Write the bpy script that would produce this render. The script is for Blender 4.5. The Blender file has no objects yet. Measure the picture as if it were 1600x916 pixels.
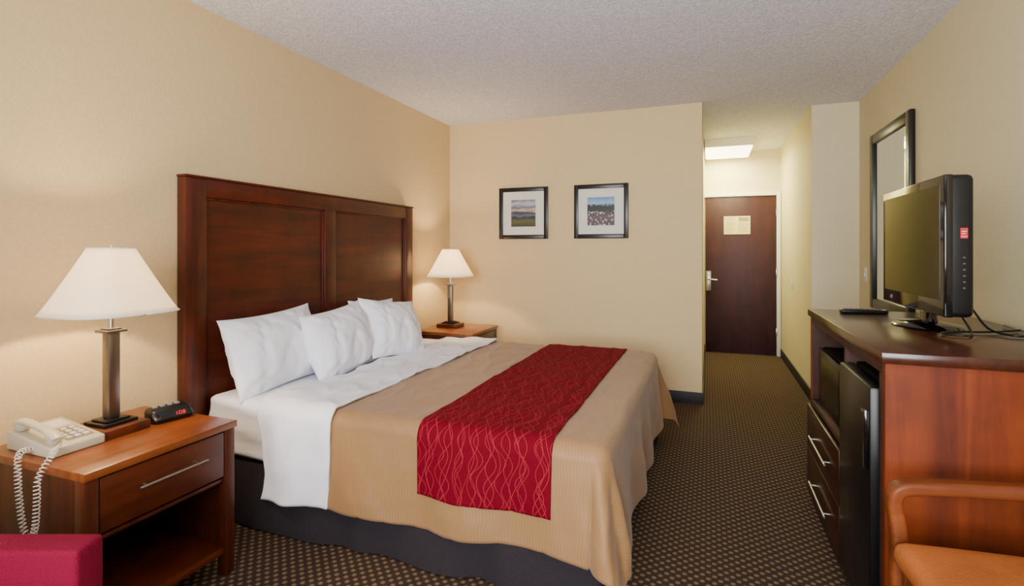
import bpy, bmesh, math, random
from mathutils import Vector, Matrix, noise
random.seed(3)
scene=bpy.context.scene
COL=scene.collection
TH=math.radians(20.64); ST=math.sin(TH); CT=math.cos(TH)
CEIL=2.605; LX=-2.485; RX=1.209; BY=4.787; DY=7.32; HX=0.85; SY=5.23; CX=-0.052; REAR=-1.35

# ------------------------------------------------------------ materials
def lin(c):
    return tuple(((x/255)/12.92 if x/255<=0.04045 else (((x/255)+0.055)/1.055)**2.4) for x in c)+(1,)
def newmat(name):
    m=bpy.data.materials.new(name); m.use_nodes=True
    nt=m.node_tree; b=nt.nodes["Principled BSDF"]
    return m,nt,b
def N(nt,t,**kw):
    n=nt.nodes.new(t)
    for k,v in kw.items():
        if hasattr(n,k): setattr(n,k,v)
        else: n.inputs[k].default_value=v
    return n
def mat(name,col,rough=.5,metal=0,bump=0,bscale=50,var=0,emit=None,estr=0,coat=0,spec=.5,vscale=None):
    m,nt,b=newmat(name)
    b.inputs["Base Color"].default_value=lin(col); b.inputs["Roughness"].default_value=rough
    b.inputs["Metallic"].default_value=metal; b.inputs["Coat Weight"].default_value=coat
    b.inputs["Specular IOR Level"].default_value=spec
    L=nt.links
    tc=N(nt,"ShaderNodeTexCoord")
    nz=N(nt,"ShaderNodeTexNoise"); nz.inputs["Scale"].default_value=bscale; nz.inputs["Detail"].default_value=3
    L.new(tc.outputs["Object"],nz.inputs["Vector"])
    if bump:
        bp=N(nt,"ShaderNodeBump"); bp.inputs["Strength"].default_value=bump; bp.inputs["Distance"].default_value=.01
        L.new(nz.outputs[0],bp.inputs["Height"]); L.new(bp.outputs[0],b.inputs["Normal"])
    if var:
        n2=N(nt,"ShaderNodeTexNoise"); n2.inputs["Scale"].default_value=vscale or bscale
        n2.inputs["Detail"].default_value=4
        L.new(tc.outputs["Object"],n2.inputs["Vector"])
        cr=N(nt,"ShaderNodeValToRGB")
        c=lin(col)
        cr.color_ramp.elements[0].position=.35; cr.color_ramp.elements[1].position=.65
        cr.color_ramp.elements[0].color=tuple(x*(1-var) for x in c[:3])+(1,)
        cr.color_ramp.elements[1].color=tuple(min(1,x*(1+var)) for x in c[:3])+(1,)
        L.new(n2.outputs[0],cr.inputs[0]); L.new(cr.outputs[0],b.inputs["Base Color"])
    if emit:
        b.inputs["Emission Color"].default_value=lin(emit); b.inputs["Emission Strength"].default_value=estr
    return m
def wood(name,c1,c2,axis=1,rough=.3,scale=6,coat=.12,spec=.4):
    m,nt,b=newmat(name); L=nt.links
    tc=N(nt,"ShaderNodeTexCoord"); mp=N(nt,"ShaderNodeMapping")
    s=[scale*3]*3; s[axis]=scale*.22
    mp.inputs["Scale"].default_value=s
    L.new(tc.outputs["Object"],mp.inputs["Vector"])
    nz=N(nt,"ShaderNodeTexNoise"); nz.inputs["Scale"].default_value=1; nz.inputs["Detail"].default_value=8
    nz.inputs["Distortion"].default_value=.6; nz.inputs["Roughness"].default_value=.6
    L.new(mp.outputs[0],nz.inputs["Vector"])
    cr=N(nt,"ShaderNodeValToRGB")
    cr.color_ramp.elements[0].position=.3; cr.color_ramp.elements[1].position=.72
    cr.color_ramp.elements[0].color=lin(c1); cr.color_ramp.elements[1].color=lin(c2)
    L.new(nz.outputs[0],cr.inputs[0])
    # broad mottling
    n2=N(nt,"ShaderNodeTexNoise"); n2.inputs["Scale"].default_value=7; n2.inputs["Detail"].default_value=3
    L.new(tc.outputs["Object"],n2.inputs["Vector"])
    r2=N(nt,"ShaderNodeMapRange"); r2.inputs[1].default_value=.3; r2.inputs[2].default_value=.7; r2.inputs[3].default_value=.72; r2.inputs[4].default_value=1.12
    L.new(n2.outputs[0],r2.inputs[0])
    vm=N(nt,"ShaderNodeVectorMath"); vm.operation='SCALE'; L.new(cr.outputs[0],vm.inputs[0]); L.new(r2.outputs[0],vm.inputs["Scale"])
    L.new(vm.outputs[0],b.inputs["Base Color"])
    b.inputs["Roughness"].default_value=rough; b.inputs["Coat Weight"].default_value=coat; b.inputs["Coat Roughness"].default_value=.25
    b.inputs["Specular IOR Level"].default_value=spec
    bp=N(nt,"ShaderNodeBump"); bp.inputs["Strength"].default_value=.05; bp.inputs["Distance"].default_value=.005
    L.new(nz.outputs[0],bp.inputs["Height"]); L.new(bp.outputs[0],b.inputs["Normal"])
    return m

M_wall=mat("wall_paint",(216,190,142),.75,bump=.25,bscale=160,var=.035,vscale=90,spec=.2)
M_wall2=mat("wall_paint_hall",(216,203,164),.75,bump=.25,bscale=160,var=.035,vscale=90,spec=.2)
M_white=mat("white_trim",(228,224,210),.45)
M_house=mat("fixture_housing",(235,226,196),.6)
M_base=mat("dark_cove_base",(30,26,30),.6)
M_hb=wood("headboard_wood",(54,16,6),(96,32,11),1,.38)
M_hbv=wood("headboard_wood_vertical",(50,15,6),(90,31,11),2,.38)
M_ns=wood("nightstand_wood",(66,24,9),(108,46,18),1,.35)
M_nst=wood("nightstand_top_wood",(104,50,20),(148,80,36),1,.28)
M_nsx=wood("nightstand_side_wood",(58,22,9),(98,42,17),2,.38)
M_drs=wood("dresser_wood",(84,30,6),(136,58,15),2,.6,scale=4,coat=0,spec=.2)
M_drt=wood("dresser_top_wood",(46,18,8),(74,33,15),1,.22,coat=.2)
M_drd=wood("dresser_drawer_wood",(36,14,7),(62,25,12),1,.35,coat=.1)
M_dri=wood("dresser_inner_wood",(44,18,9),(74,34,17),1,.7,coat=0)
M_door=wood("door_wood",(46,16,25),(64,24,32),2,.5,coat=.0)
M_metal=mat("brushed_nickel",(190,186,178),.32,1)
M_post=mat("brushed_lamp_metal",(140,132,124),.35,1)
M_blk=mat("black_plastic",(13,13,15),.35,spec=.35)
M_blkg=mat("black_gloss",(7,7,9),.1,coat=.3)
M_blkm=mat("black_matte",(12,11,12),.8,bump=.1,bscale=300,spec=.1)
M_fr=mat("black_frame",(14,11,11),.35)
M_matb=mat("picture_mount_board",(222,218,204),.8)
M_sheet=mat("white_cotton",(242,242,248),.85,bump=.35,bscale=11,spec=.2)
M_skirt=mat("dark_skirt_cloth",(46,41,45),.9,bump=.2,bscale=200,var=.08,vscale=120,spec=.1)
M_mag=mat("magenta_upholstery",(128,12,48),.85,bump=.5,bscale=350,var=.12,vscale=300,spec=.15)
M_phone=mat("ivory_plastic",(198,186,158),.4)
M_phd=mat("phone_recess",(120,112,96),.5)
M_key=mat("key_plastic",(236,230,214),.4)
M_leather=mat("tan_leather",(172,98,44),.55,bump=.2,bscale=150,var=.10,vscale=9,spec=.25)
M_chair=wood("chair_wood",(92,42,17),(140,74,34),0,.45,coat=.0,spec=.3)
M_screen=mat("tv_screen_glass",(17,21,13),.12,coat=0,spec=.28)
M_mws=mat("microwave_glass",(6,6,7),.12,spec=.3)
M_red=mat("red_sticker",(180,12,30),.5)
M_led=mat("red_led",(255,30,20),.5,emit=(255,40,30),estr=.9)
M_mirror=mat("mirror_glass",(225,228,225),.02,1)
M_paper=mat("cream_paper",(222,208,148),.8)
M_ink=mat("paper_print",(150,140,100),.8)
M_grey=mat("grey_print",(120,122,125),.5)
M_dim=mat("dim_grey_print",(62,62,66),.5)
M_glow=mat("light_diffuser",(255,252,225),.5,emit=(255,250,205),estr=7)
M_bulb=mat("bulb_glass",(255,240,210),.4,emit=(255,214,150),estr=6)
M_curtain=mat("curtain_cloth",(150,135,95),.9)

def ceiling_mat():
    m,nt,b=newmat("popcorn_ceiling"); L=nt.links
    tc=N(nt,"ShaderNodeTexCoord")
    v=N(nt,"ShaderNodeTexNoise"); v.inputs["Scale"].default_value=80; v.inputs["Detail"].default_value=3
    L.new(tc.outputs["Object"],v.inputs["Vector"])
    cr=N(nt,"ShaderNodeValToRGB"); cr.color_ramp.elements[0].position=.36; cr.color_ramp.elements[1].position=.64
    cr.color_ramp.elements[0].color=lin((208,208,218)); cr.color_ramp.elements[1].color=lin((238,238,248))
    L.new(v.outputs[0],cr.inputs[0]); L.new(cr.outputs[0],b.inputs["Base Color"])
    bp=N(nt,"ShaderNodeBump"); bp.inputs["Strength"].default_value=.5; bp.inputs["Distance"].default_value=.010
    L.new(v.outputs[0],bp.inputs["Height"]); L.new(bp.outputs[0],b.inputs["Normal"])
    b.inputs["Roughness"].default_value=.95; b.inputs["Specular IOR Level"].default_value=.1
    return m
def math_(nt,op,a,b=None,c=None):
    n=nt.nodes.new("ShaderNodeMath"); n.operation=op
    for i,x in enumerate((a,b,c)):
        if x is None: continue
        if isinstance(x,(int,float)): n.inputs[i].default_value=x
        else: nt.links.new(x,n.inputs[i])
    return n.outputs[0]
def carpet_mat():
    m,nt,b=newmat("patterned_carpet"); L=nt.links
    tc=N(nt,"ShaderNodeTexCoord"); sp=N(nt,"ShaderNodeSeparateXYZ"); L.new(tc.outputs["Object"],sp.inputs[0])
    p=.046
    sx=math_(nt,'COSINE',math_(nt,'MULTIPLY',sp.outputs[0],2*math.pi/p))
    sy=math_(nt,'COSINE',math_(nt,'MULTIPLY',sp.outputs[1],2*math.pi/p))
    pr=math_(nt,'MULTIPLY',sx,sy)
    cr=N(nt,"ShaderNodeValToRGB"); cr.color_ramp.elements[0].position=.05; cr.color_ramp.elements[1].position=.75
    cr.color_ramp.elements[0].color=lin((70,55,46)); cr.color_ramp.elements[1].color=lin((148,122,92))
    L.new(pr,cr.inputs[0])
    nz=N(nt,"ShaderNodeTexNoise"); nz.inputs["Scale"].default_value=200; L.new(tc.outputs["Object"],nz.inputs["Vector"])
    mx=N(nt,"ShaderNodeMixRGB"); mx.blend_type='MULTIPLY'; mx.inputs[0].default_value=.6
    L.new(cr.outputs[0],mx.inputs[1]); L.new(nz.outputs[0],mx.inputs[2]); L.new(mx.outputs[0],b.inputs["Base Color"])
    bp=N(nt,"ShaderNodeBump"); bp.inputs["Strength"].default_value=.5; bp.inputs["Distance"].default_value=.006
    L.new(nz.outputs[0],bp.inputs["Height"]); L.new(bp.outputs[0],b.inputs["Normal"])
    b.inputs["Roughness"].default_value=.95; b.inputs["Specular IOR Level"].default_value=.1
    return m
def cover_mat():
    m,nt,b=newmat("tan_ribbed_coverlet"); L=nt.links
    tc=N(nt,"ShaderNodeTexCoord")
    sp=N(nt,"ShaderNodeSeparateXYZ"); L.new(tc.outputs["UV"],sp.inputs[0])
    wob=math_(nt,'MULTIPLY',math_(nt,'SINE',math_(nt,'MULTIPLY',sp.outputs[1],62.0)),1.4)
    ph=math_(nt,'ADD',math_(nt,'MULTIPLY',sp.outputs[0],2*math.pi/.013),wob)
    rib=math_(nt,'SINE',ph)
    nz=N(nt,"ShaderNodeTexNoise"); nz.inputs["Scale"].default_value=5; L.new(tc.outputs["UV"],nz.inputs["Vector"])
    h=math_(nt,'MULTIPLY',rib,nz.outputs[0])
    cr=N(nt,"ShaderNodeValToRGB"); cr.color_ramp.elements[0].color=lin((147,109,68)); cr.color_ramp.elements[1].color=lin((155,117,76))
    cr.color_ramp.elements[0].position=.1
    L.new(math_(nt,'MULTIPLY_ADD',h,.8,.5),cr.inputs[0]); L.new(cr.outputs[0],b.inputs["Base Color"])
    bp=N(nt,"ShaderNodeBump"); bp.inputs["Strength"].default_value=.09; bp.inputs["Distance"].default_value=.004
    L.new(h,bp.inputs["Height"]); L.new(bp.outputs[0],b.inputs["Normal"])
    b.inputs["Roughness"].default_value=.55; b.inputs["Specular IOR Level"].default_value=.35
    b.inputs["Sheen Weight"].default_value=.15
    return m
def runner_mat():
    m,nt,b=newmat("red_patterned_runner"); L=nt.links
    tc=N(nt,"ShaderNodeTexCoord")
    nz=N(nt,"ShaderNodeTexNoise"); nz.inputs["Scale"].default_value=3; L.new(tc.outputs["UV"],nz.inputs["Vector"])
    sp=N(nt,"ShaderNodeSeparateXYZ"); L.new(tc.outputs["UV"],sp.inputs[0])
    x=math_(nt,'ADD',sp.outputs[0],math_(nt,'MULTIPLY',nz.outputs[0],.10)); y=sp.outputs[1]
    tot=None
    for A,k,p,ph in ((.018,34,.066,0),(-.018,34,.066,.5),(.026,19,.10,1.7),(-.020,41,.085,2.6),(.022,24,.12,4.1)):
        s=math_(nt,'MULTIPLY',math_(nt,'SINE',math_(nt,'MULTIPLY_ADD',y,k,ph)),A)
        f=math_(nt,'FRACT',math_(nt,'DIVIDE',math_(nt,'ADD',x,s),p))
        d=math_(nt,'ABSOLUTE',math_(nt,'SUBTRACT',f,.5))
        l=math_(nt,'LESS_THAN',d,.0015/p)
        tot=l if tot is None else math_(nt,'MAXIMUM',tot,l)
    mx=N(nt,"ShaderNodeMixRGB"); mx.inputs[1].default_value=lin((106,3,24)); mx.inputs[2].default_value=lin((180,56,64))
    L.new(math_(nt,'MULTIPLY',tot,.45),mx.inputs[0]); L.new(mx.outputs[0],b.inputs["Base Color"])
    n2=N(nt,"ShaderNodeTexNoise"); n2.inputs["Scale"].default_value=250; L.new(tc.outputs["UV"],n2.inputs["Vector"])
    bp=N(nt,"ShaderNodeBump"); bp.inputs["Strength"].default_value=.3; bp.inputs["Distance"].default_value=.003
    L.new(n2.outputs[0],bp.inputs["Height"]); L.new(bp.outputs[0],b.inputs["Normal"])
    b.inputs["Roughness"].default_value=.85; b.inputs["Specular IOR Level"].default_value=.1
    return m
def shade_mat():
    m,nt,b=newmat("lamp_shade_fabric"); L=nt.links
    out=nt.nodes["Material Output"]
    tr=N(nt,"ShaderNodeBsdfTranslucent"); tr.inputs[0].default_value=lin((255,244,226))
    b.inputs["Base Color"].default_value=lin((244,238,222)); b.inputs["Roughness"].default_value=.9
    b.inputs["Emission Color"].default_value=lin((255,226,184)); b.inputs["Emission Strength"].default_value=.45
    mx=N(nt,"ShaderNodeMixShader"); mx.inputs[0].default_value=.45
    L.new(b.outputs[0],mx.inputs[1]); L.new(tr.outputs[0],mx.inputs[2]); L.new(mx.outputs[0],out.inputs[0])
    return m
def picture_mat(kind):
    m,nt,b=newmat("picture_print_"+kind); L=nt.links
    tc=N(nt,"ShaderNodeTexCoord"); sp=N(nt,"ShaderNodeSeparateXYZ"); L.new(tc.outputs["Object"],sp.inputs[0])
    nz=N(nt,"ShaderNodeTexNoise"); nz.inputs["Scale"].default_value=14 if kind=="lake" else 40; nz.inputs["Detail"].default_value=5
    mp=N(nt,"ShaderNodeMapping"); mp.inputs["Scale"].default_value=(1,1,2.5 if kind=="lake" else 1.3)
    L.new(tc.outputs["Object"],mp.inputs[0]); L.new(mp.outputs[0],nz.inputs["Vector"])
    z=math_(nt,'MULTIPLY_ADD',sp.outputs[2],1/.27,.5)
    zz=math_(nt,'ADD',z,math_(nt,'MULTIPLY_ADD',nz.outputs[0],.26,-.13))
    cr=N(nt,"ShaderNodeValToRGB"); e=cr.color_ramp
    if kind=="lake":
        st=[(0,(44,50,30)),(.22,(84,86,40)),(.34,(34,40,36)),(.42,(92,104,126)),(.52,(44,48,62)),(.60,(200,176,150)),(.70,(96,96,116)),(.85,(186,184,194)),(1,(84,92,116))]
    else:
        st=[(0,(46,52,38)),(.3,(90,66,66)),(.45,(46,48,36)),(.55,(16,26,16)),(.70,(12,20,16)),(.76,(150,175,205)),(1,(76,122,180))]
    e.elements[0].position=st[0][0]; e.elements[0].color=lin(st[0][1])
    e.elements[1].position=st[-1][0]; e.elements[1].color=lin(st[-1][1])
    for p,c in st[1:-1]:
        q=e.elements.new(p); q.color=lin(c)
    L.new(zz,cr.inputs[0])
    if kind!="lake":
        vo=N(nt,"ShaderNodeTexVoronoi"); vo.inputs["Scale"].default_value=48; L.new(tc.outputs["Object"],vo.inputs["Vector"])
        fl=math_(nt,'MULTIPLY',math_(nt,'LESS_THAN',vo.outputs["Distance"],.34),math_(nt,'LESS_THAN',zz,.5))
        sc=N(nt,"ShaderNodeSeparateColor"); L.new(vo.outputs["Color"],sc.inputs[0])
        c2=N(nt,"ShaderNodeValToRGB"); c2.color_ramp.elements[0].color=lin((140,56,90)); c2.color_ramp.elements[1].color=lin((245,240,240))
        L.new(sc.outputs[0],c2.inputs[0])
        mx=N(nt,"ShaderNodeMixRGB"); L.new(fl,mx.inputs[0]); L.new(cr.outputs[0],mx.inputs[1]); L.new(c2.outputs[0],mx.inputs[2])
        L.new(mx.outputs[0],b.inputs["Base Color"])
    else:
        L.new(cr.outputs[0],b.inputs["Base Color"])
    b.inputs["Roughness"].default_value=.5
    return m
M_ceil=ceiling_mat(); M_carpet=carpet_mat(); M_cover=cover_mat(); M_runner=runner_mat(); M_shade=shade_mat()

# ------------------------------------------------------------ helpers
LOCAL=set()
def thing(name,loc,label,cat,rot=None,group=None):
    e=bpy.data.objects.new(name,None); e.empty_display_size=.1
    e.location=loc; COL.objects.link(e)
    if rot is not None:
        e.rotation_euler=rot; LOCAL.add(e.name)
    e["label"]=label; e["category"]=cat
    if group: e["group"]=group
    return e
def fin(bm,name,material,parent=None,label=None,smooth=False,local=None,angle=None):
    me=bpy.data.meshes.new(name)
    bmesh.ops.recalc_face_normals(bm,faces=bm.faces)
    root=parent
    while root is not None and root.parent is not None: root=root.parent
    loc=local
    if root is not None:
        if loc is None: loc=root.name in LOCAL
        if not loc:
            bmesh.ops.translate(bm,verts=bm.verts,vec=-root.location)
    bm.to_mesh(me); bm.free()
    me.materials.append(material)
    if smooth:
        for p in me.polygons: p.use_smooth=True
        if angle:
            me.set_sharp_from_angle(angle=math.radians(angle))
    o=bpy.data.objects.new(name,me); COL.objects.link(o)
    if parent is not None: o.parent=parent
    if label: o["label"]=label
    return o
def struct(o):
    o["kind"]="structure"; return o
def add_box(bm,a,b,bev=0,seg=2):
    x0,y0,z0=[min(p,q) for p,q in zip(a,b)]; x1,y1,z1=[max(p,q) for p,q in zip(a,b)]
    vs=[bm.verts.new(p) for p in ((x0,y0,z0),(x1,y0,z0),(x1,y1,z0),(x0,y1,z0),(x0,y0,z1),(x1,y0,z1),(x1,y1,z1),(x0,y1,z1))]
    fs=[bm.faces.new([vs[i] for i in f]) for f in ((0,3,2,1),(4,5,6,7),(0,1,5,4),(1,2,6,5),(2,3,7,6),(3,0,4,7))]
    if bev>0:
        es=list({e for f in fs for e in f.edges})
        r=bmesh.ops.bevel(bm,geom=es,offset=bev,segments=seg,affect='EDGES',profile=.5)
        return list({v for f in r['faces'] for v in f.verts}|{v for v in vs if v.is_valid})
    return vs
def boxes(lst,name,material,parent=None,bev=.003,label=None,smooth=True,**kw):
    bm=bmesh.new()
    for a,b in lst: add_box(bm,a,b,bev)
    return fin(bm,name,material,parent,label,smooth=smooth and bev>0,angle=35,**kw)
def each(lst,name,material,parent,bev=.003):
    return [boxes([ab],name,material,parent,bev) for ab in lst]
def tube(bm,pts,r,seg=10,closed=False,rad=None,cap=True,sq=2.0):
    pts=[Vector(p) for p in pts]; n=len(pts); rings=[]
    t0=(pts[1]-pts[0]).normalized()
    up=Vector((0,0,1)) if abs(t0.z)<.9 else Vector((1,0,0))
    nrm=(up-t0*up.dot(t0)).normalized()
    def c_(a): 
        ca,sa=math.cos(a),math.sin(a); k=(abs(ca)**sq+abs(sa)**sq)**(-1/sq); return ca*k,sa*k
    for i,p in enumerate(pts):
        if i==0: t=pts[1]-pts[0]
        elif i==n-1: t=pts[-1]-pts[-2]
        else: t=pts[i+1]-pts[i-1]
        t.normalize()
        nrm=(nrm-t*nrm.dot(t)).normalized(); bn=t.cross(nrm)
        rr=rad[i] if rad else r
        if not isinstance(rr,(tuple,list)): rr=(rr,rr)
        ring=[]
        for j in range(seg):
            ca,sa=c_(2*math.pi*j/seg); ring.append(bm.verts.new(p+nrm*(rr[0]*ca)+bn*(rr[1]*sa)))
        rings.append(ring)
    for a,b in zip(rings,rings[1:]):
        for j in range(seg):
            bm.faces.new((a[j],a[(j+1)%seg],b[(j+1)%seg],b[j]))
    if cap:
        bm.faces.new(list(reversed(rings[0]))); bm.faces.new(rings[-1])
def tubeobj(pts,r,name,material,parent=None,seg=10,label=None,**kw):
    bm=bmesh.new(); tube(bm,pts,r,seg,**kw)
    return fin(bm,name,material,parent,label,smooth=True,angle=60)
def lathe(bm,c,prof,seg=32,n=2.0,sx=1,sy=1,close=True):
    rings=[]
    for r,z in prof:
        ring=[]
        for j in range(seg):
            a=2*math.pi*j/seg; ca,sa=math.cos(a),math.sin(a)
            k=(abs(ca)**n+abs(sa)**n)**(-1/n)
            ring.append(bm.verts.new((c[0]+r*k*ca*sx,c[1]+r*k*sa*sy,c[2]+z)))
        rings.append(ring)
    for a,b in zip(rings,rings[1:]):
        for j in range(seg): bm.faces.new((a[j],a[(j+1)%seg],b[(j+1)%seg],b[j]))
    if close:
        bm.faces.new(list(reversed(rings[0]))); bm.faces.new(rings[-1])
def copy_thing(root,loc,label=None):
    new=root.copy(); COL.objects.link(new); new.location=loc
    def rec(src,dst):
        for ch in list(src.children):
            c=ch.copy(); COL.objects.link(c); c.parent=dst; c.matrix_parent_inverse=ch.matrix_parent_inverse.copy()
            rec(ch,c)
    rec(root,new)
    if label: new["label"]=label
    return new

# ------------------------------------------------------------ room shell
T=.12
struct(boxes([((LX-T,REAR-T,-.1),(RX+T,DY+T,0))],"floor",M_carpet,bev=0))
struct(boxes([((LX-T,REAR-T,CEIL),(RX+T,DY+T,CEIL+.1))],"ceiling",M_ceil,bev=0))
struct(boxes([((LX-T,REAR-T,0),(LX,BY+T,CEIL))],"wall_left",M_wall,bev=0))
struct(boxes([((LX,BY,0),(CX,BY+T,CEIL))],"wall_far",M_wall,bev=0))
struct(boxes([((CX-T,BY+T,0),(CX,DY+T,CEIL))],"wall_hall_left",M_wall2,bev=0))
struct(boxes([((RX,REAR-T,0),(RX+T,SY,CEIL))],"wall_right",M_wall2,bev=0))
struct(boxes([((HX,SY,0),(RX+T,DY+T,CEIL))],"wall_hall_right",M_wall2,bev=0))
struct(boxes([((CX,DY,0),(HX,DY+T,CEIL))],"wall_entry",M_wall2,bev=0))
WX0,WX1,WZ0,WZ1=-1.6,.85,.75,2.3
struct(boxes([((LX,REAR-T,0),(WX0,REAR,CEIL)),((WX1,REAR-T,0),(RX,REAR,CEIL)),((WX0,REAR-T,0),(WX1,REAR,WZ0)),((WX0,REAR-T,WZ1),(WX1,REAR,CEIL))],"wall_rear",M_wall,bev=0))
struct(boxes([((WX0,REAR-.1,WZ0),(WX0+.05,REAR-.04,WZ1)),((WX1-.05,REAR-.1,WZ0),(WX1,REAR-.04,WZ1)),((WX0,REAR-.1,WZ0),(WX1,REAR-.04,WZ0+.05)),((WX0,REAR-.1,WZ1-.05),(WX1,REAR-.04,WZ1)),((-.40,REAR-.1,WZ0),(-.34,REAR-.04,WZ1))],"window_1",M_white,bev=.003))
bh=.1
struct(boxes([((LX,REAR,0),(LX+.012,BY,bh))],"baseboard_left",M_base,bev=.003))
struct(boxes([((LX+.012,BY-.012,0),(CX+.012,BY,bh))],"baseboard_far",M_base,bev=.003))
struct(boxes([((CX,BY,0),(CX+.012,DY-.06,bh))],"baseboard_hall_left",M_base,bev=.003))
struct(boxes([((RX-.012,REAR,0),(RX,SY-.012,bh))],"baseboard_right",M_base,bev=.003))
struct(boxes([((HX,SY-.012,0),(RX-.012,SY,bh)),((HX-.012,SY-.012,0),(HX,DY-.06,bh))],"baseboard_hall_right",M_base,bev=.003))
# door
DX0,DX1,DZ=-.035,.795,2.015
d=struct(boxes([((DX0,DY-.04,.008),(DX1,DY-.002,DZ))],"door_1",M_door,bev=.003))
d["label"]="dark plum-brown flush entry door with posted notice"
struct(boxes([((DX1+.004,DY-.055,0),(DX1+.05,DY-.001,DZ+.05)),((CX+.001,DY-.055,DZ+.004),(DX1+.004,DY-.001,DZ+.05))],"trim_1",M_white,bev=.004))
dl=thing("door_lock",(DX0+.035,DY-.04,.93),"brushed metal lever lock with key card housing on the entry door","door lock")
boxes([((DX0+.005,DY-.062,.80),(DX0+.068,DY-.04,1.06))],"escutcheon",M_metal,dl,bev=.008)
tubeobj([(DX0+.035,DY-.062,.95),(DX0+.035,DY-.095,.95),(DX0+.05,DY-.10,.95),(DX0+.14,DY-.10,.945)],.01,"lever",M_metal,dl)
bm=bmesh.new(); lathe(bm,(0,0,0),[(.018,0),(.018,.02),(.012,.026)],20)
bmesh.ops.rotate(bm,verts=bm.verts,cent=(0,0,0),matrix=Matrix.Rotation(math.pi/2,3,'X')); bmesh.ops.translate(bm,verts=bm.verts,vec=(DX0+.035,DY-.062,1.02))
fin(bm,"thumb_turn",M_metal,dl,smooth=True,angle=40)
nt_=thing("door_notice",(.342,DY-.042,1.65),"cream two-panel printed notice fixed to the entry door","notice")
boxes([((.186,DY-.044,1.535),(.498,DY-.0402,1.766))],"sheet",M_paper,nt_,bev=0)
lines=[]
for k in range(9):
    z=1.745-k*.022
    lines.append(((.20,DY-.0455,z-.005),(.325-(k%3)*.02,DY-.044,z)))
    if k>2: lines.append(((.355,DY-.0455,z-.005),(.485-(k%2)*.03,DY-.044,z)))
lines.append(((.36,DY-.0455,1.70),(.48,DY-.044,1.75)))
boxes(lines,"printed_lines",M_ink,nt_,bev=0)
struct(boxes([((DX1-.004,DY-.058,z),(DX1+.012,DY-.04,z+.1)) for z in (.25,1.0,1.75)],"trim_2",M_metal,bev=.002))
# hall ceiling light
hl=thing("ceiling_light",(.21,6.81,CEIL),"rectangular flush ceiling light with glowing diffuser in the entry hall","ceiling light")
bm=bmesh.new()
add_box(bm,(CX+.012,6.42,CEIL-.092),(.476,7.2,CEIL-.001))
fin(bm,"housing",M_house,hl)
boxes([((CX+.022,6.43,CEIL-.106),(.466,7.19,CEIL-.092))],"diffuser",M_glow,hl,bev=0)
def plate(name,lab,c,w=.075,h=.115):
    t=thing(name,c,lab,"light switch")
    x,y,z=c
    boxes([((x-.006,y-w/2,z-h/2),(x,y+w/2,z+h/2))],"cover_plate",M_white,t,bev=.002)
    boxes([((x-.014,y-.008,z-.016),(x-.006,y+.008,z+.016))],"toggle",M_white,t,bev=.002)
plate("light_switch","cream light switch plate on the hallway wall",(HX,6.36,.96))
plate("light_switch","cream light switch plate beside the wall mirror",(RX,5.03,1.13))

# ------------------------------------------------------------ pictures
def frame(cx,kind,label):
    z=1.688; y=BY
    t=thing("framed_picture",(cx,y-.012,z),label,"picture",group="framed pictures on the wall")
    h=.25; w=.04
    bm=bmesh.new()
    add_box(bm,(cx-h,y-.025,z-h),(cx-h+w,y-.001,z+h),.004); add_box(bm,(cx+h-w,y-.025,z-h),(cx+h,y-.001,z+h),.004)
    add_box(bm,(cx-h+w,y-.025,z-h),(cx+h-w,y-.001,z-h+w),.004); add_box(bm,(cx-h+w,y-.025,z+h-w),(cx+h-w,y-.001,z+h),.004)
    fin(bm,"frame",M_fr,t,smooth=True,angle=35)
    boxes([((cx-h+w,y-.012,z-h+w),(cx+h-w,y-.003,z+h-w))],"mount",M_matb,t,bev=0)
    boxes([((cx-.125,y-.0145,z-.13),(cx+.125,y-.0122,z+.13))],"print",picture_mat(kind),t,bev=0)
frame(-1.681,"lake","black-framed square print of a cloudy lake landscape with cream mount")
frame(-.926,"flowers","black-framed square print of a flower field under blue sky")

# ------------------------------------------------------------ mirror
mr=thing("wall_mirror",(RX,4.355,1.55),"tall black-framed wall mirror hung on the side wall","mirror")
y0,y1,z0,z1=3.925,4.785,.885,2.215; w=.075
boxes([((RX-.035,y0,z0),(RX-.001,y0+w,z1)),((RX-.035,y1-w,z0),(RX-.001,y1,z1)),((RX-.035,y0+w,z0),(RX-.001,y1-w,z0+w)),((RX-.035,y0+w,z1-w),(RX-.001,y1-w,z1))],"frame",M_fr,mr,bev=.008)
boxes([((RX-.018,y0+w,z0+w),(RX-.004,y1-w,z1-w))],"mirror_pane",M_mirror,mr,bev=0)

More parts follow.
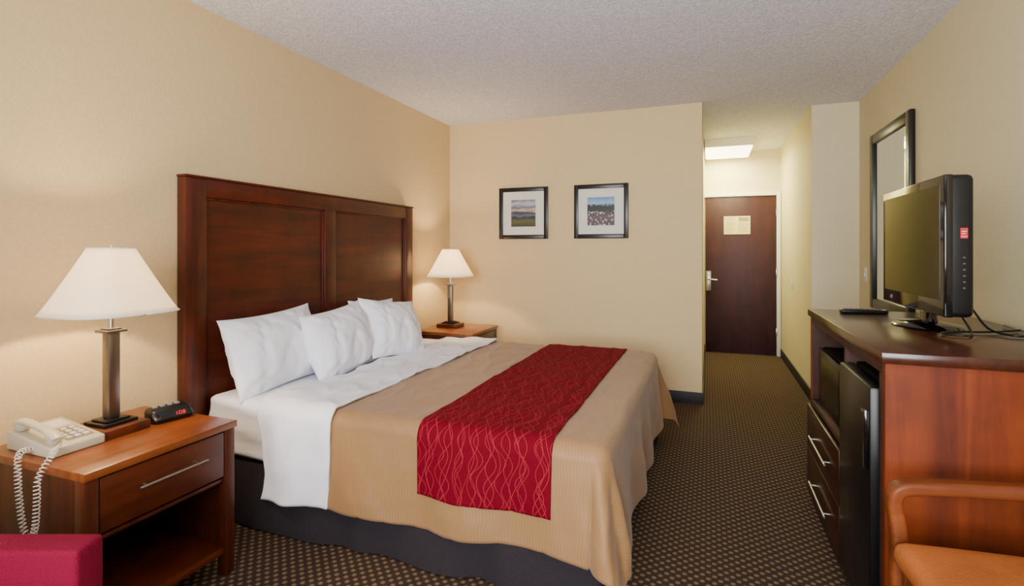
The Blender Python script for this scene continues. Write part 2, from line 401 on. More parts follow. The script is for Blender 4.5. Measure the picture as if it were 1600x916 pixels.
# ------------------------------------------------------------ bed
BY0,BY1=1.94,3.87; FX=-.37; HBX=-2.42
bed=thing("bed",(-1.4,2.904,0),"king bed with dark mahogany headboard, white mattress and dark skirt","bed")
hy0,hy1,hz=1.845,3.963,1.697
hb=boxes([((LX+.004,hy0+.1,.28),(LX+.03,hy1-.1,hz-.02))],"headboard",M_hb,bed,bev=0)
each([((LX+.004,hy0,0),(HBX,hy0+.115,hz)),((LX+.004,hy1-.115,0),(HBX,hy1,hz)),((LX+.03,2.85,.42),(HBX,2.958,hz-.095))],"stile",M_hbv,hb,.004)
each([((LX+.004,hy0+.115,hz-.095),(HBX,hy1-.115,hz)),((LX+.03,hy0+.115,.3),(HBX,hy1-.115,.42)),((LX+.004,hy0-.004,hz),(HBX+.008,hy1+.004,hz+.012))],"rail",M_hb,hb,.003)
for a,b in ((hy0+.115,2.85),(2.958,hy1-.115)):
    pn=boxes([((LX+.03,a,.42),(HBX-.022,b,hz-.095))],"panel",M_hb,hb,bev=0)
    bm=bmesh.new()
    for q in (((HBX-.024,a,.42),(HBX-.010,a+.012,hz-.095)),((HBX-.024,b-.012,.42),(HBX-.010,b,hz-.095)),((HBX-.024,a,hz-.107),(HBX-.010,b,hz-.095))): add_box(bm,q[0],q[1],.003)
    fin(bm,"moulding",M_hbv,hb,smooth=True,angle=35)
boxes([((-2.40,1.97,.06),(-.40,3.84,.29))],"box_spring",M_skirt,bed,bev=.02)
bm=bmesh.new()
add_box(bm,(-2.405,BY0,.29),(FX,BY1,.588),.045,5)
bmesh.ops.subdivide_edges(bm,edges=[e for e in bm.edges if e.calc_length()>.3],cuts=60,use_grid_fill=True)
bmesh.ops.subdivide_edges(bm,edges=[e for e in bm.edges if e.calc_length()>.12],cuts=6,use_grid_fill=True)
for v in bm.verts:
    f=noise.noise(Vector((v.co.x*5,v.co.y*5,v.co.z*9)))
    v.co.z+=f*.004
    if v.co.y<2.0:
        v.co.y+=.007*math.sin(v.co.z*55+v.co.x*9)+.008*f
fin(bm,"mattress",M_sheet,bed,"white fitted sheet mattress",smooth=True)
def skirt():
    bm=bmesh.new()
    x0,x1,ya,yb=-2.40,-.375,1.925,3.885
    st=.012
    pts=[]
    def seg_(p,q,nrm):
        L=(Vector(q)-Vector(p)).length; k=int(L/st)
        for i in range(k): pts.append((p[0]+(q[0]-p[0])*i/k,p[1]+(q[1]-p[1])*i/k,nrm))
    seg_((x0,ya),(x1-.02,ya),(0,-1)); 
    for i in range(8):
        a=-math.pi/2+math.pi/2*i/8; pts.append((x1-.02+.02*math.cos(a),ya+.02+.02*math.sin(a),(math.cos(a),math.sin(a))))
    seg_((x1,ya+.02),(x1,yb-.02),(1,0))
    for i in range(8):
        a=math.pi/2*i/8; pts.append((x1-.02+.02*math.cos(a),yb-.02+.02*math.sin(a),(math.cos(a),math.sin(a))))
    seg_((x1-.02,yb),(x0,yb),(0,1))
    zs=[.30,.25,.2,.15,.1,.05,.012]
    cols=[]
    for i,(x,y,nn) in enumerate(pts):
        s=i*st; col=[]
        for k,z in enumerate(zs):
            f=k/(len(zs)-1)
            d=f*(.03+.014*math.sin(s*15+1.5*noise.noise(Vector((s*2,0,0)))*3)+.018*noise.noise(Vector((s*3.5,f,2))))
            col.append(bm.verts.new((x+nn[0]*d,y+nn[1]*d,z)))
        cols.append(col)
    for a,b in zip(cols,cols[1:]):
        for k in range(len(zs)-1): bm.faces.new((a[k],b[k],b[k+1],a[k+1]))
    return fin(bm,"bed_skirt",M_skirt,bed,"dark charcoal gathered bed skirt",smooth=True)
skirt()

def drape(name,X0,X1,ovn,ovf,ovfoot,off,material,label,cat,foldA=.02,foldK=17,seed=0,hemvar=0,nx=150,ny=190,thick=.006,flare=.075,wr=.004,edge=0):
    R=.055; NY=BY0+.035; FY=BY1-.035; FXE=FX-.035
    RR=R+off; zt=.588+off
    bm=bmesh.new(); uvl=bm.loops.layers.uv.new("UVMap")
    xe=X1 if ovfoot is None else FXE+ovfoot
    ya=NY-ovn; yb=FY+ovf
    grid=[]; uv={}
    for i in range(nx+1):
        row=[]
        for j in range(ny+1):
            x=X0+(xe-X0)*i/nx; y=ya+(yb-ya)*j/ny
            if edge:
                wgt=1-i/nx; x+=edge*wgt*(noise.noise(Vector((y*2.2,seed,7)))+.4*noise.noise(Vector((y*7,seed,3))))
                x+=edge*.3*(1-wgt)*noise.noise(Vector((y*2.5,seed,9)))
            hs=1+hemvar*noise.noise(Vector((x*2.3,seed,0)))
            eyn=max(0,NY-y)*hs; eyf=max(0,y-FY); ey=max(eyn,eyf); ex=max(0,x-FXE)
            sy=-1 if eyn>0 else 1
            px=min(x,FXE) if ovfoot is not None else x
            py=min(max(y,NY),FY)
            e=(ex**3.2+ey**3.2)**(1/3.2)
            w1=noise.noise(Vector((x*4,y*4,seed))); w2=noise.noise(Vector((x*11,y*8,seed+4)))
            ridge=(1-abs(noise.noise(Vector((x*7+y*2,y*3.2,seed+9))))*2.2)
            z=zt+wr*w1+wr*.5*w2+wr*.6*max(0,ridge)**3
            if e<=1e-6: co=Vector((px,py,z))
            else:
                hyp=math.hypot(ex,ey); dx,dy=ex/hyp,sy*ey/hyp
                if e<RR*math.pi/2:
                    h=RR*math.sin(e/RR); v=RR*(1-math.cos(e/RR)); L=0
                else:
                    L=e-RR*math.pi/2; corner=4*dx*dx*dy*dy
                    h=RR+L*(flare+.24*corner); v=RR+L*.985
                ang=math.atan2(ex,ey)
                ph=foldK*(px if ey>0 else 0)+ (foldK*py if ex>0 else 0)+ang*5.0
                wob=math.sin(ph+2.6*noise.noise(Vector((px*1.7+py*1.3,seed,1))))
                amp=foldA*min(1,L/.3)*(1.0+.8*noise.noise(Vector((px*2,py*2,seed+2))))
                if L>0 and ex>0 and ey>0: amp+=.024*min(1,L/.3)
                h+=amp*wob+min(1,L/.1)*wr*.8*w2
                zz=z-v
                if zz<.02+off: zz=.02+off
                co=Vector((px+dx*h,py+dy*h,zz))
            vtx=bm.verts.new(co); uv[vtx]=(x,y); row.append(vtx)
        grid.append(row)
    for i in range(nx):
        for j in range(ny):
            f=bm.faces.new((grid[i][j],grid[i+1][j],grid[i+1][j+1],grid[i][j+1]))
            for l in f.loops: l[uvl].uv=uv[l.vert]
    o=fin(bm,name,material,None,smooth=True)
    o["label"]=label; o["category"]=cat
    s=o.modifiers.new("thickness",'SOLIDIFY'); s.thickness=thick; s.offset=-1
    return o
drape("coverlet",-1.66,0,.47,.45,.52,.012,M_cover,"tan ribbed coverlet draped over the bed and its foot end","blanket",foldA=.02,foldK=12,seed=1,hemvar=.06,nx=220,ny=260,wr=.007)
drape("folded_sheet",-2.0,-1.585,.50,.45,None,.028,M_sheet,"white top sheet folded over the tan coverlet","sheet",foldA=.014,foldK=24,seed=5,hemvar=.10,nx=80,ny=260,wr=.013,thick=.012,edge=.07)
drape("bed_runner",-1.14,-.557,.345,.32,None,.021,M_runner,"red bed runner woven with wavy pink lines across the coverlet","bed runner",foldA=.02,foldK=12,seed=1,hemvar=.02,nx=90,ny=240,wr=.007)

def pillow_mesh():
    bm=bmesh.new(); nu,nv=60,46; W,H,TT=.67,.44,.235
    def pt(u,v,s):
        x=W/2*u*(1-.085*(1-v*v)*abs(u)**3); y=H/2*v*(1-.085*(1-u*u)*abs(v)**3)
        k=(max(0,1-abs(u)**2.3)**.58)*(max(0,1-abs(v)**2.3)**.62)
        z=s*TT/2*k
        rd=max(0,1-abs(noise.noise(Vector((x*6,y*4,s*3+2))))*3)**2
        rd2=max(0,1-abs(noise.noise(Vector((x*9+y*5,y*7,s*3+8))))*4)**2
        nz=noise.noise(Vector((x*6,y*6,s*3)))*.014-rd*.013-rd2*.008+noise.noise(Vector((x*18,y*13,s*5)))*.005
        rc=min(math.hypot(u-a,v-b) for a in(-1,1) for b in (-1,1))
        if rc<.9:
            nz+=.009*math.sin(math.atan2(abs(v),abs(u))*22+s)*(.9-rc)
        z+=nz*min(1,k*2)
        return (x,y,z)
    top={};bot={}
    for i in range(nu+1):
        for j in range(nv+1):
            u=math.sin((-1+2*i/nu)*math.pi/2); v=math.sin((-1+2*j/nv)*math.pi/2)
            top[i,j]=bm.verts.new(pt(u,v,1))
            bot[i,j]=top[i,j] if i in(0,nu) or j in(0,nv) else bm.verts.new(pt(u,v,-1))
    for i in range(nu):
        for j in range(nv):
            bm.faces.new((top[i,j],top[i+1,j],top[i+1,j+1],top[i,j+1]))
            bm.faces.new((bot[i,j],bot[i,j+1],bot[i+1,j+1],bot[i+1,j]))
    me=bpy.data.meshes.new("pillow"); bmesh.ops.recalc_face_normals(bm,faces=bm.faces); bm.to_mesh(me); bm.free()
    me.materials.append(M_sheet)
    for p in me.polygons:p.use_smooth=True
    return me
pm=pillow_mesh()
base=None
for (cx,cy,cz,lean,yaw,roll,sc) in ((-2.245,2.26,.785,18,3,2,(1.02,.98,.95)),(-2.29,3.22,.782,10,0,-3,(.8,.86,.65)),(-2.11,2.64,.778,18,4,4,(.94,.96,1)),(-2.05,3.11,.79,25,-4,-8,(.84,.96,.95))):
    if base is None:
        o=bpy.data.objects.new("pillow",pm); base=o
    else: o=base.copy()
    COL.objects.link(o)
    le=math.radians(lean); ya=math.radians(yaw)
    wv=Vector((0,1,0)); up=Vector((-math.sin(le),0,math.cos(le))); nn=wv.cross(up)
    Mx=Matrix((wv,up,nn)).transposed()
    Mx=Matrix.Rotation(ya,3,'Z')@Mx@Matrix.Rotation(math.radians(roll),3,'Z')
    o.location=(cx,cy,cz); o.rotation_euler=Mx.to_euler(); o.scale=sc
    o["label"]="plump white cotton pillow leaning on the headboard"; o["category"]="pillow"; o["group"]="white pillows on the bed"

# ------------------------------------------------------------ nightstands
NZ=.626
def nightstand(loc,label):
    r=thing("nightstand",loc,label,"nightstand",rot=(0,0,0),group="bedside nightstands")
    x0,x1=-.27,.27; y0,y1=-.28,.28
    boxes([((x0-.01,y0-.005,NZ-.028),(x1+.01,y1+.005,NZ))],"tabletop",M_nst,r,bev=.004)
    boxes([((x1-.045,y0,0),(x1,y0+.045,NZ-.028)),((x1-.045,y1-.045,0),(x1,y1,NZ-.028)),((x0,y0,0),(x0+.045,y0+.045,NZ-.028)),((x0,y1-.045,0),(x0+.045,y1,NZ-.028)),
           ((x0+.045,y0+.008,.08),(x1-.045,y0+.026,NZ-.028)),((x0+.045,y1-.026,.08),(x1-.045,y1-.008,NZ-.028)),
           ((x0+.005,y0+.03,.08),(x0+.02,y1-.03,NZ-.028)),((x0+.02,y0+.03,.385),(x1-.01,y1-.03,.40))],"body",M_nsx,r,bev=.003)
    boxes([((x0+.02,y0+.027,.09),(x1-.008,y1-.027,.115))],"shelf",M_ns,r,bev=.003)
    dr=boxes([((x1-.02,y0+.049,.41),(x1-.002,y1-.049,NZ-.036)),((x0+.05,y0+.06,.42),(x1-.02,y1-.06,.56))],"drawer",M_ns,r,bev=.003)
    bm=bmesh.new(); xh=x1+.022; zz=.515
    tube(bm,[(xh,y0+.16,zz),(xh,y1-.14,zz)],.0055,10)
    tube(bm,[(x1-.003,y0+.19,zz),(xh,y0+.19,zz)],.004,8); tube(bm,[(x1-.003,y1-.17,zz),(xh,y1-.17,zz)],.004,8)
    fin(bm,"handle",M_metal,dr,"long brushed metal bar handle",smooth=True,angle=50)
    return r
n1=nightstand((-2.11,1.34,0),"reddish wooden nightstand holding a telephone, lamp and alarm clock")
n2=copy_thing(n1,(-2.125,4.245,0),"reddish wooden nightstand holding a lit table lamp")

# ------------------------------------------------------------ lamps
def lamp(loc,label):
    r=thing("table_lamp",loc,label,"lamp",rot=(0,0,0),group="bedside table lamps")
    boxes([((-.10,-.085,0),(.10,.085,.034))],"base",M_nsx,r,bev=.004)
    boxes([((-.062,-.062,.034),(.062,.062,.046)),((-.045,-.045,.046),(.045,.045,.054))],"plinth",M_blk,r,bev=.003)
    boxes([((-.021,-.021,.054),(.021,.021,.385))],"post",M_post,r,bev=.004)
    boxes([((-.038,-.038,.385),(.038,.038,.395)),((-.025,-.025,.395),(.025,.025,.402))],"cap",M_post,r,bev=.002)
    bm=bmesh.new(); tube(bm,[(0,0,.40),(0,0,.50)],.009,12); lathe(bm,(0,0,.46),[(.018,0),(.02,.01),(.02,.06),(.016,.065)],20)
    fin(bm,"socket",M_metal,r,smooth=True,angle=40)
    bm=bmesh.new(); lathe(bm,(0,0,.525),[(.012,0),(.014,.02),(.026,.05),(.03,.07),(.024,.09),(.01,.102)],20)
    fin(bm,"bulb",M_bulb,r,smooth=True)
    zb,zt=.462,.712
    r0,r1=.197,.068
    bm=bmesh.new(); prof=[]
    for k in range(13):
        f=k/12; rad=r0+(r1-r0)*(f**.93); prof.append((rad,zb+(zt-zb)*f))
    lathe(bm,(0,0,0),prof,64,n=3.2,close=False)
    sh=fin(bm,"lamp_shade",M_shade,r,"white tapered fabric shade",smooth=True)
    s=sh.modifiers.new("thickness",'SOLIDIFY'); s.thickness=.0015
    bm=bmesh.new()
    for z,rr in ((zb,r0+.001),(zt,r1+.001)):
        pts=[]
        for j in range(49):
            a=2*math.pi*j/48; k=(abs(math.cos(a))**3.2+abs(math.sin(a))**3.2)**(-1/3.2); pts.append((rr*k*math.cos(a),rr*k*math.sin(a),z))
        tube(bm,pts,.0025,6)
    for a in (0,math.pi/2): tube(bm,[(-r1*math.cos(a),-r1*math.sin(a),zt-.004),(r1*math.cos(a),r1*math.sin(a),zt-.004)],.0015,6)
    tube(bm,[(0,0,zt-.09),(0,0,zt+.012)],.003,8)
    fin(bm,"shade_trim",M_white,r,smooth=True)
    l=bpy.data.lights.new("lamp_light",'POINT'); l.energy=50; l.color=(1,.74,.42); l.shadow_soft_size=.035
    lo=bpy.data.objects.new("lamp_light",l); COL.objects.link(lo); lo.parent=r; lo.location=(0,0,.62)
    return r
l1=lamp((-2.175,1.35,NZ),"lit table lamp with tapered white shade beside the telephone")
l2=copy_thing(l1,(-2.215,4.28,NZ),"lit table lamp with tapered white shade on corner nightstand")

# ------------------------------------------------------------ clock radio
ck=thing("alarm_clock",(-2.105,1.535,NZ),"small black digital alarm clock with red display","clock",rot=(0,0,math.radians(-12)))
bm=bmesh.new()
add_box(bm,(-.055,-.078,0),(.05,.078,.05),.018,5)
for v in bm.verts:
    if v.co.z>.025 and v.co.x>0: v.co.x-=.025
    if v.co.z>.025: v.co.z+=-.12*v.co.x
fin(bm,"body",M_blk,ck,smooth=True,angle=60)
RY=Matrix.Rotation(math.radians(-28),3,'Y')
bm=bmesh.new(); add_box(bm,(-.003,-.055,-.014),(.003,.055,.014),.001); 
bmesh.ops.rotate(bm,verts=bm.verts,cent=(0,0,0),matrix=RY); bmesh.ops.translate(bm,verts=bm.verts,vec=(.038,0,.027))
fin(bm,"display",M_blkg,ck)
segs={'1':"bc",'0':"abcdef",'8':"abcdefg"}
bm=bmesh.new()
def seg7(ch,oy):
    w,h,t=.008,.013,.0012
    D={'a':((0,h),(w,h)),'b':((w,h/2),(w,h)),'c':((w,0),(w,h/2)),'d':((0,0),(w,0)),'e':((0,0),(0,h/2)),'f':((0,h/2),(0,h)),'g':((0,h/2),(w,h/2))}
    for s in segs[ch]:
        (a,b),(c,d_)=D[s]
        add_box(bm,(.0032,oy+min(a,c)-t/2,min(b,d_)-h/2-t/2),(.004,oy+max(a,c)+t/2,max(b,d_)-h/2+t/2))
seg7('1',.0); seg7('0',.018); seg7('8',.032)
for z in(-.003,.003): add_box(bm,(.0032,.0125,z-.0008),(.004,.014,z+.0008))
bmesh.ops.rotate(bm,verts=bm.verts,cent=(0,0,0),matrix=RY); bmesh.ops.translate(bm,verts=bm.verts,vec=(.038,0,.027))
fin(bm,"digits",M_led,ck,"glowing red digits")
boxes([((-.035,-.055+i*.028,.050),(-.017,-.037+i*.028,.058)) for i in range(4)],"buttons",M_grey,ck,bev=.002)

# ------------------------------------------------------------ telephone
ph=thing("telephone",(-2.195,1.178,NZ),"ivory desk telephone with corded handset on the nightstand","telephone",rot=(0,0,0))
bm=bmesh.new()
add_box(bm,(-.125,-.085,0),(.13,.085,.045),.007,3)
for v in bm.verts:
    if v.co.z>.02: v.co.z+= -.14*(v.co.x)+.006
fin(bm,"base",M_phone,ph,smooth=True,angle=50)
sl=lambda x:.051-.14*x
bm=bmesh.new()
vs=add_box(bm,(-.018,-.018,0),(.10,.066,.001))
for v in bm.verts: v.co.z+=sl(v.co.x)
fin(bm,"keypad_recess",M_phd,ph)
bm=bmesh.new()
for i in range(4):
    for j in range(3):
        x=.0+i*.026; y=-.004+j*.027
        add_box(bm,(x-.009,y-.009,sl(x)-.004),(x+.009,y+.009,sl(x)+.005),.002,1)
fin(bm,"keypad",M_key,ph,"white number keys",smooth=True,angle=40)
bm=bmesh.new(); add_box(bm,(-.10,-.01,0),(-.035,.066,.0015))
for v in bm.verts: v.co.z+=sl(v.co.x)
fin(bm,"label_card",M_matb,ph)
bm=bmesh.new()
pts=[(-.112,-.055,.088),(-.09,-.055,.094),(-.05,-.055,.095),(0,-.055,.088),(.05,-.055,.080),(.09,-.055,.066),(.112,-.055,.056)]
tube(bm,pts,.02,14,rad=[(.008,.018),(.012,.022),(.010,.017),(.010,.016),(.010,.017),(.012,.022),(.008,.018)])
lathe(bm,(-.088,-.055,.063),[(.016,0),(.022,.006),(.022,.028)],20)
lathe(bm,(.088,-.055,.037),[(.016,0),(.022,.006),(.022,.028)],20)
fin(bm,"handset",M_phone,ph,smooth=True,angle=50)
bm=bmesh.new()
path=[Vector((.125,-.055,.045)),Vector((.16,-.10,.02)),Vector((.18,-.146,-.03)),Vector((.18,-.15,-.10)),Vector((.17,-.15,-.19)),Vector((.14,-.15,-.235)),Vector((.105,-.15,-.19)),Vector((.085,-.15,-.10)),Vector((.07,-.146,-.01)),Vector((.04,-.125,.025)),Vector((.02,-.082,.02))]
def cr(p0,p1,p2,p3,t):
    return .5*((2*p1)+(p2-p0)*t+(2*p0-5*p1+4*p2-p3)*t*t+(3*p1-p0-3*p2+p3)*t**3)
sm=[]
P=[path[0]]+path+[path[-1]]
for i in range(len(P)-3):
    for k in range(90): sm.append(cr(P[i],P[i+1],P[i+2],P[i+3],k/90))
hel=[]; s=0
for i in range(1,len(sm)-1):
    t=(sm[i+1]-sm[i-1]).normalized(); s+=(sm[i]-sm[i-1]).length
    a=Vector((0,1,0)); a=(a-t*a.dot(t)).normalized(); b_=t.cross(a)
    env=min(1,s/.04,)
    ang=2*math.pi*s/.0125
    hel.append(sm[i]+(a*math.cos(ang)+b_*math.sin(ang))*.0085*env)
tube(bm,hel,.0019,6)
fin(bm,"coiled_cord",M_key,ph,"white coiled handset cord",smooth=True)

# ------------------------------------------------------------ dresser
dx0,dx1,dy0,dy1,dz=.52,1.17,1.95,3.23,1.01
ds=thing("dresser",((dx0+dx1)/2,(dy0+dy1)/2,0),"tall reddish wooden dresser with microwave niche, fridge bay and drawers","dresser")
boxes([((dx0-.012,dy0-.012,dz-.036),(dx1+.01,dy1+.012,dz))],"top",M_drt,ds,bev=.004)
each([((dx0,dy0,0),(dx1,dy0+.03,dz-.036)),((dx0,dy1-.03,0),(dx1,dy1,dz-.036))],"side_panel",M_drs,ds)
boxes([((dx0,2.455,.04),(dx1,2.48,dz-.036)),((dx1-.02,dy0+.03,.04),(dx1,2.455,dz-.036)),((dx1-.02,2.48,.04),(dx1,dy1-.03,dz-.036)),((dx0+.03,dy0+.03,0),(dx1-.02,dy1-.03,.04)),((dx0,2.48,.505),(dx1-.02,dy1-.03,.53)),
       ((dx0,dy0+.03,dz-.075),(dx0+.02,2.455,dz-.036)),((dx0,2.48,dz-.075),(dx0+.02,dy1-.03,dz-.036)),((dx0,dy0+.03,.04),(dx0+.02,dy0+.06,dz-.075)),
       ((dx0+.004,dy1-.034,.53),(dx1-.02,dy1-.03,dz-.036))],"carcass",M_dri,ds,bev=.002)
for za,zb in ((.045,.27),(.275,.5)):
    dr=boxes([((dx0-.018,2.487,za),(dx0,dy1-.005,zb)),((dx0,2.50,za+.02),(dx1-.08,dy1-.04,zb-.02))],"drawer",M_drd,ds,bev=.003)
    bm=bmesh.new(); xh=dx0-.045; zz=(za+zb)/2
    tube(bm,[(xh,2.62,zz),(xh,3.0,zz)],.005,10)
    for yy in (2.66,2.96): tube(bm,[(dx0-.018,yy,zz),(xh,yy,zz)],.004,8)
    fin(bm,"handle",M_metal,dr,"brushed metal bar handle",smooth=True,angle=50)
mw=thing("microwave",(.75,2.83,.53),"black compact microwave inside the dresser niche","microwave")
my0,my1=2.53,3.15
boxes([((.565,my0,.535),(.93,my1,.82))],"body",M_blkm,mw,bev=.006)
boxes([((.545,my0+.12,.54),(.566,my1-.003,.815))],"door",M_blk,mw,bev=.004)
boxes([((.543,my0+.16,.575),(.546,my1-.04,.785))],"window",M_mws,mw,bev=0)
boxes([((.548,my0+.003,.54),(.566,my0+.117,.815))],"control_panel",M_blk,mw,bev=.003)
boxes([((.545,my0+.02+j*.027,.57+i*.026),(.549,my0+.038+j*.027,.586+i*.026)) for i in range(5) for j in range(3)],"buttons",M_dim,mw,bev=.001)
boxes([((.545,my0+.02,.735),(.549,my0+.10,.765))],"display",M_mws,mw,bev=0)
each([((.58,my0+.03,.53),(.60,my0+.05,.536)),((.58,my1-.05,.53),(.60,my1-.03,.536)),((.88,my0+.03,.53),(.90,my0+.05,.536)),((.88,my1-.05,.53),(.90,my1-.03,.536))],"foot",M_blk,mw,0)
fg=thing("mini_fridge",(.78,2.235,.04),"black compact refrigerator standing in the dresser bay","refrigerator")
fy0,fy1=2.018,2.447
boxes([((.555,fy0,.045),(1.06,fy1,.885))],"body",M_blkm,fg,bev=.006)
boxes([((.495,fy0,.06),(.55,fy1,.88))],"door",M_blk,fg,bev=.012)
boxes([((.484,fy0+.015,.60),(.4975,fy0+.035,.80))],"handle",M_blkg,fg,bev=.005)
boxes([((.4935,fy0+.06,.775),(.4955,fy0+.10,.785))],"badge",M_metal,fg,bev=0)
each([((.58,fy0+.03,.04),(.62,fy0+.07,.046)),((.58,fy1-.07,.04),(.62,fy1-.03,.046)),((1.0,fy0+.03,.04),(1.04,fy0+.07,.046)),((1.0,fy1-.07,.04),(1.04,fy1-.03,.046))],"foot",M_blk,fg,0)

# ------------------------------------------------------------ television
tv=thing("television",(.86,2.65,dz),"black flat panel television on a glossy swivel stand","television")
ty0,ty1,tz0,tz1=2.325,3.03,1.085,1.606; tx=.80
bm=bmesh.new()
add_box(bm,(tx,ty0,tz0),(tx+.03,ty1,tz1),.006,3)
fin(bm,"bezel",M_blkg,tv,smooth=True,angle=50)
boxes([((tx-.0015,ty0+.035,tz0+.06),(tx+.001,ty1-.035,tz1-.035))],"screen",M_screen,tv,bev=0)
bm=bmesh.new()
add_box(bm,(tx+.003,ty0+.001,tz0+.001),(tx+.092,ty1-.001,tz1-.001),.02,4)
add_box(bm,(tx+.080,ty0+.10,tz0+.03),(tx+.12,ty1-.10,tz1-.10),.02,3)
fin(bm,"rear_housing",M_blk,tv,smooth=True,angle=50)
boxes([((tx+.048,ty0-.001,1.372),(tx+.070,ty0+.004,1.41))],"sticker",M_red,tv,bev=0,label="red sticker")
boxes([((tx+.051,ty0-.0015,1.378),(tx+.067,ty0+.002,1.3800)),((tx+.051,ty0-.0015,1.396),(tx+.067,ty0+.002,1.3985)),((tx+.051,ty0-.0015,1.388),(tx+.063,ty0+.002,1.390))],"sticker_print",M_matb,tv,bev=0)
boxes([((tx+.056,ty0-.001,1.30-i*.022),(tx+.064,ty0+.004,1.306-i*.022)) for i in range(6)],"side_buttons",M_dim,tv,bev=.0008)
bm=bmesh.new(); lathe(bm,(0,0,0),[(.009,0),(.009,.001)],20)
bmesh.ops.rotate(bm,verts=bm.verts,cent=(0,0,0),matrix=Matrix.Rotation(math.pi/2,3,'Y')); bmesh.ops.translate(bm,verts=bm.verts,vec=(tx-.0012,ty1-.12,tz0+.03))
fin(bm,"emblem",M_grey,tv)
bm=bmesh.new()
lathe(bm,(.86,2.67,dz),[(.135,0),(.14,.006),(.13,.014),(.07,.022),(.03,.03)],48,sx=.85,sy=1.25)
fin(bm,"stand_base",M_blkg,tv,smooth=True,angle=50)
bm=bmesh.new(); lathe(bm,(.865,2.67,dz+.02),[(.045,0),(.038,.02),(.036,.09)],28,sx=.7,sy=1.5)
fin(bm,"stand_neck",M_blkg,tv,smooth=True,angle=50)
def smooth_path(pts,k=10):
    P=[Vector(pts[0])]+[Vector(p) for p in pts]+[Vector(pts[-1])]; out=[]
    for i in range(len(P)-3):
        for q in range(k): out.append(cr(P[i],P[i+1],P[i+2],P[i+3],q/k))
    return out+[P[-1]]
tubeobj(smooth_path([(.915,2.60,1.20),(.97,2.56,1.10),(1.0,2.50,1.03),(1.04,2.42,dz+.008),(1.09,2.44,dz+.008),(1.13,2.55,dz+.008),(1.15,2.75,dz+.008)]),.004,"power_cord",M_blk,tv)
tubeobj(smooth_path([(.915,2.70,1.20),(.95,2.62,1.08),(.93,2.46,dz+.012),(.88,2.36,dz+.008),(.82,2.40,dz+.008),(.88,2.46,dz+.008),(1.0,2.5,dz+.008),(1.14,2.6,dz+.008)]),.004,"signal_cable",M_blk,tv)
rm=thing("remote_control",(.735,3.10,dz),"slim black remote control lying on the dresser","remote control",rot=(0,0,math.radians(8)))
bm=bmesh.new(); add_box(bm,(-.105,-.024,0),(.105,.024,.02),.007,3); fin(bm,"body",M_blk,rm,smooth=True,angle=60)
boxes([((-.08+i*.024,-.014+j*.014,.019),(-.068+i*.024,-.006+j*.014,.022)) for i in range(7) for j in range(3)],"buttons",M_dim,rm,bev=.0008)

# ------------------------------------------------------------ wooden armchair (faces -x)
ch=thing("desk_chair",(.765,1.50,0),"wooden armchair with curved rails and tan leather seat beside the dresser","chair",rot=(0,0,math.radians(5)))
bm=bmesh.new()
add_box(bm,(-.275,-.245,.465),(.235,.245,.535),.03,5)
bmesh.ops.subdivide_edges(bm,edges=[e for e in bm.edges if e.calc_length()>.2],cuts=14,use_grid_fill=True)
for v in bm.verts:
    if v.co.z>.51: v.co.z+=.022*max(0,1-(v.co.x/.28)**2)*max(0,1-(v.co.y/.25)**2)
fin(bm,"seat",M_leather,ch,"tan leather seat pad",smooth=True)
boxes([((-.25,-.235,.40),(.24,-.21,.465)),((-.25,.21,.40),(.24,.235,.465)),((-.25,-.21,.40),(-.225,.21,.465)),((.215,-.21,.40),(.24,.21,.465))],"apron",M_chair,ch,bev=.003)
def swept(pts,rad,name,par):
    bm=bmesh.new()
    P=[Vector(pts[0])]+[Vector(p) for p in pts]+[Vector(pts[-1])]; out=[];rr=[]
    R_=[rad[0]]+rad+[rad[-1]]
    for i in range(len(P)-3):
        for k in range(8):
            t=k/8; out.append(cr(P[i],P[i+1],P[i+2],P[i+3],t)); rr.append(tuple(R_[i+1][q]*(1-t)+R_[i+2][q]*t for q in (0,1)))
    out.append(P[-1]); rr.append(rad[-1])
    tube(bm,out,0,24,rad=rr,sq=5)
    return fin(bm,name,M_chair,par,smooth=True,angle=50)
for s in (1,-1):
    swept([(-.255,s*.27,0),(-.25,s*.27,.3),(-.243,s*.272,.50),(-.252,s*.275,.60)],[(.016,.018),(.020,.021),(.020,.021),(.018,.020)],"leg",ch)
    swept([(.27,s*.23,0),(.235,s*.235,.42),(.27,s*.24,.70),(.33,s*.24,.90)],[(.016,.018),(.02,.022),(.018,.02),(.014,.018)],"leg",ch)
    swept([(-.252,s*.275,.59),(-.254,s*.275,.632),(-.235,s*.276,.662),(-.15,s*.278,.674),(0,s*.275,.684),(.15,s*.265,.70),(.275,s*.25,.72)],[(.018,.020),(.018,.023),(.018,.027),(.018,.029),(.018,.028),(.018,.026),(.017,.022)],"armrest",ch)
swept([(.33,-.24,.885),(.35,-.12,.90),(.355,0,.905),(.35,.12,.90),(.33,.24,.885)],[(.035,.014)]*5,"top_rail",ch)
swept([(.265,-.235,.64),(.29,-.12,.65),(.295,0,.65),(.29,.12,.65),(.265,.235,.64)],[(.02,.010)]*5,"back_rail",ch)
for y in (-.12,-.04,.04,.12):
    swept([(.288,y,.655),(.32,y,.77),(.347,y,.88)],[(.008,.014)]*3,"back_slat",ch)

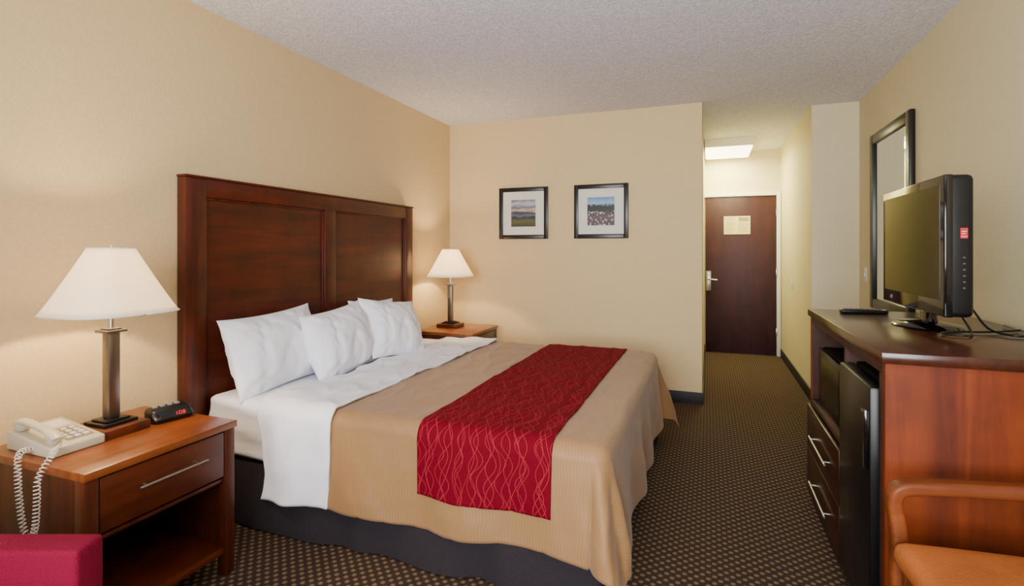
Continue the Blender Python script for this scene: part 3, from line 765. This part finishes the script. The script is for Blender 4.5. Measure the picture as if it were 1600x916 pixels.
# ------------------------------------------------------------ magenta armchair
fwd=Vector((-ST,CT,0)); rgt=Vector((CT,ST,0))
c=fwd*.95+rgt*(-1.385)
ac=thing("armchair",(c.x,c.y,0),"magenta upholstered boxy armchair beside the nightstand","armchair",rot=(0,0,TH))
def soft(a,b,bev,name,m=M_mag):
    bm=bmesh.new(); add_box(bm,a,b,bev,4); return fin(bm,name,m,ac,smooth=True,angle=70)
soft((-.37,.26,.10),(.375,.345,.630),.012,"arm"); soft((-.37,-.345,.10),(.375,-.26,.630),.012,"arm")
soft((-.375,-.26,.10),(-.24,.26,.80),.03,"backrest")
soft((-.24,-.257,.30),(.38,.257,.45),.035,"seat_cushion")
soft((-.24,-.257,.10),(.36,.257,.30),.01,"seat_frame")
for sx in (-.33,.32):
    for sy in (-.29,.29):
        bm=bmesh.new(); lathe(bm,(sx,sy,0),[(.014,0),(.022,.102)],16); fin(bm,"leg",M_drd,ac,smooth=True,angle=40)
for xa,xb in ((-1.95,-1.5),(.75,1.15)):
    bm=bmesh.new(); cols=[]
    for i in range(60):
        f=i/59; x=xa+(xb-xa)*f; y=REAR+.07+.03*math.sin(f*math.pi*12)
        cols.append((bm.verts.new((x,y,.05)),bm.verts.new((x,y,2.42))))
    for a,b in zip(cols,cols[1:]): bm.faces.new((a[0],b[0],b[1],a[1]))
    o=fin(bm,"curtain",M_curtain,None,smooth=True); o["label"]="olive pleated drape beside the window"; o["category"]="curtain"; o["group"]="window drapes"

# ------------------------------------------------------------ lights
def area(name,loc,rot,sx,sy,power,col,spread=180):
    l=bpy.data.lights.new(name,'AREA'); l.shape='RECTANGLE'; l.size=sx; l.size_y=sy; l.energy=power; l.color=col; l.spread=math.radians(spread)
    o=bpy.data.objects.new(name,l); COL.objects.link(o); o.location=loc; o.rotation_euler=rot; return o
area("window_daylight",((WX0+WX1)/2,REAR-.03,(WZ0+WZ1)/2),(math.radians(90),0,0),WX1-WX0-.1,WZ1-WZ0-.1,95,(.98,.98,1),105)
area("added_ceiling_fill",(-.1,.2,1.75),(math.radians(180-25),0,0),1.6,.8,38,(.96,.97,1))  # added fill lamp aimed up to brighten the ceiling; no fixture stands here
area("hall_light",(.21,6.81,CEIL-.112),(0,0,0),.4,.7,42,(1,.97,.50))
w=bpy.data.worlds.new("daylight_sky"); scene.world=w; w.use_nodes=True
w.node_tree.nodes["Background"].inputs[0].default_value=(.75,.87,1,1); w.node_tree.nodes["Background"].inputs[1].default_value=1.5

cam=bpy.data.cameras.new("camera"); co=bpy.data.objects.new("camera",cam); COL.objects.link(co)
co.location=(0,0,1.33); co.rotation_euler=(math.radians(90),0,TH); cam.sensor_width=36; cam.lens=36*815/1600; cam.shift_y=-67/1600
cam.clip_start=.02
scene.camera=co
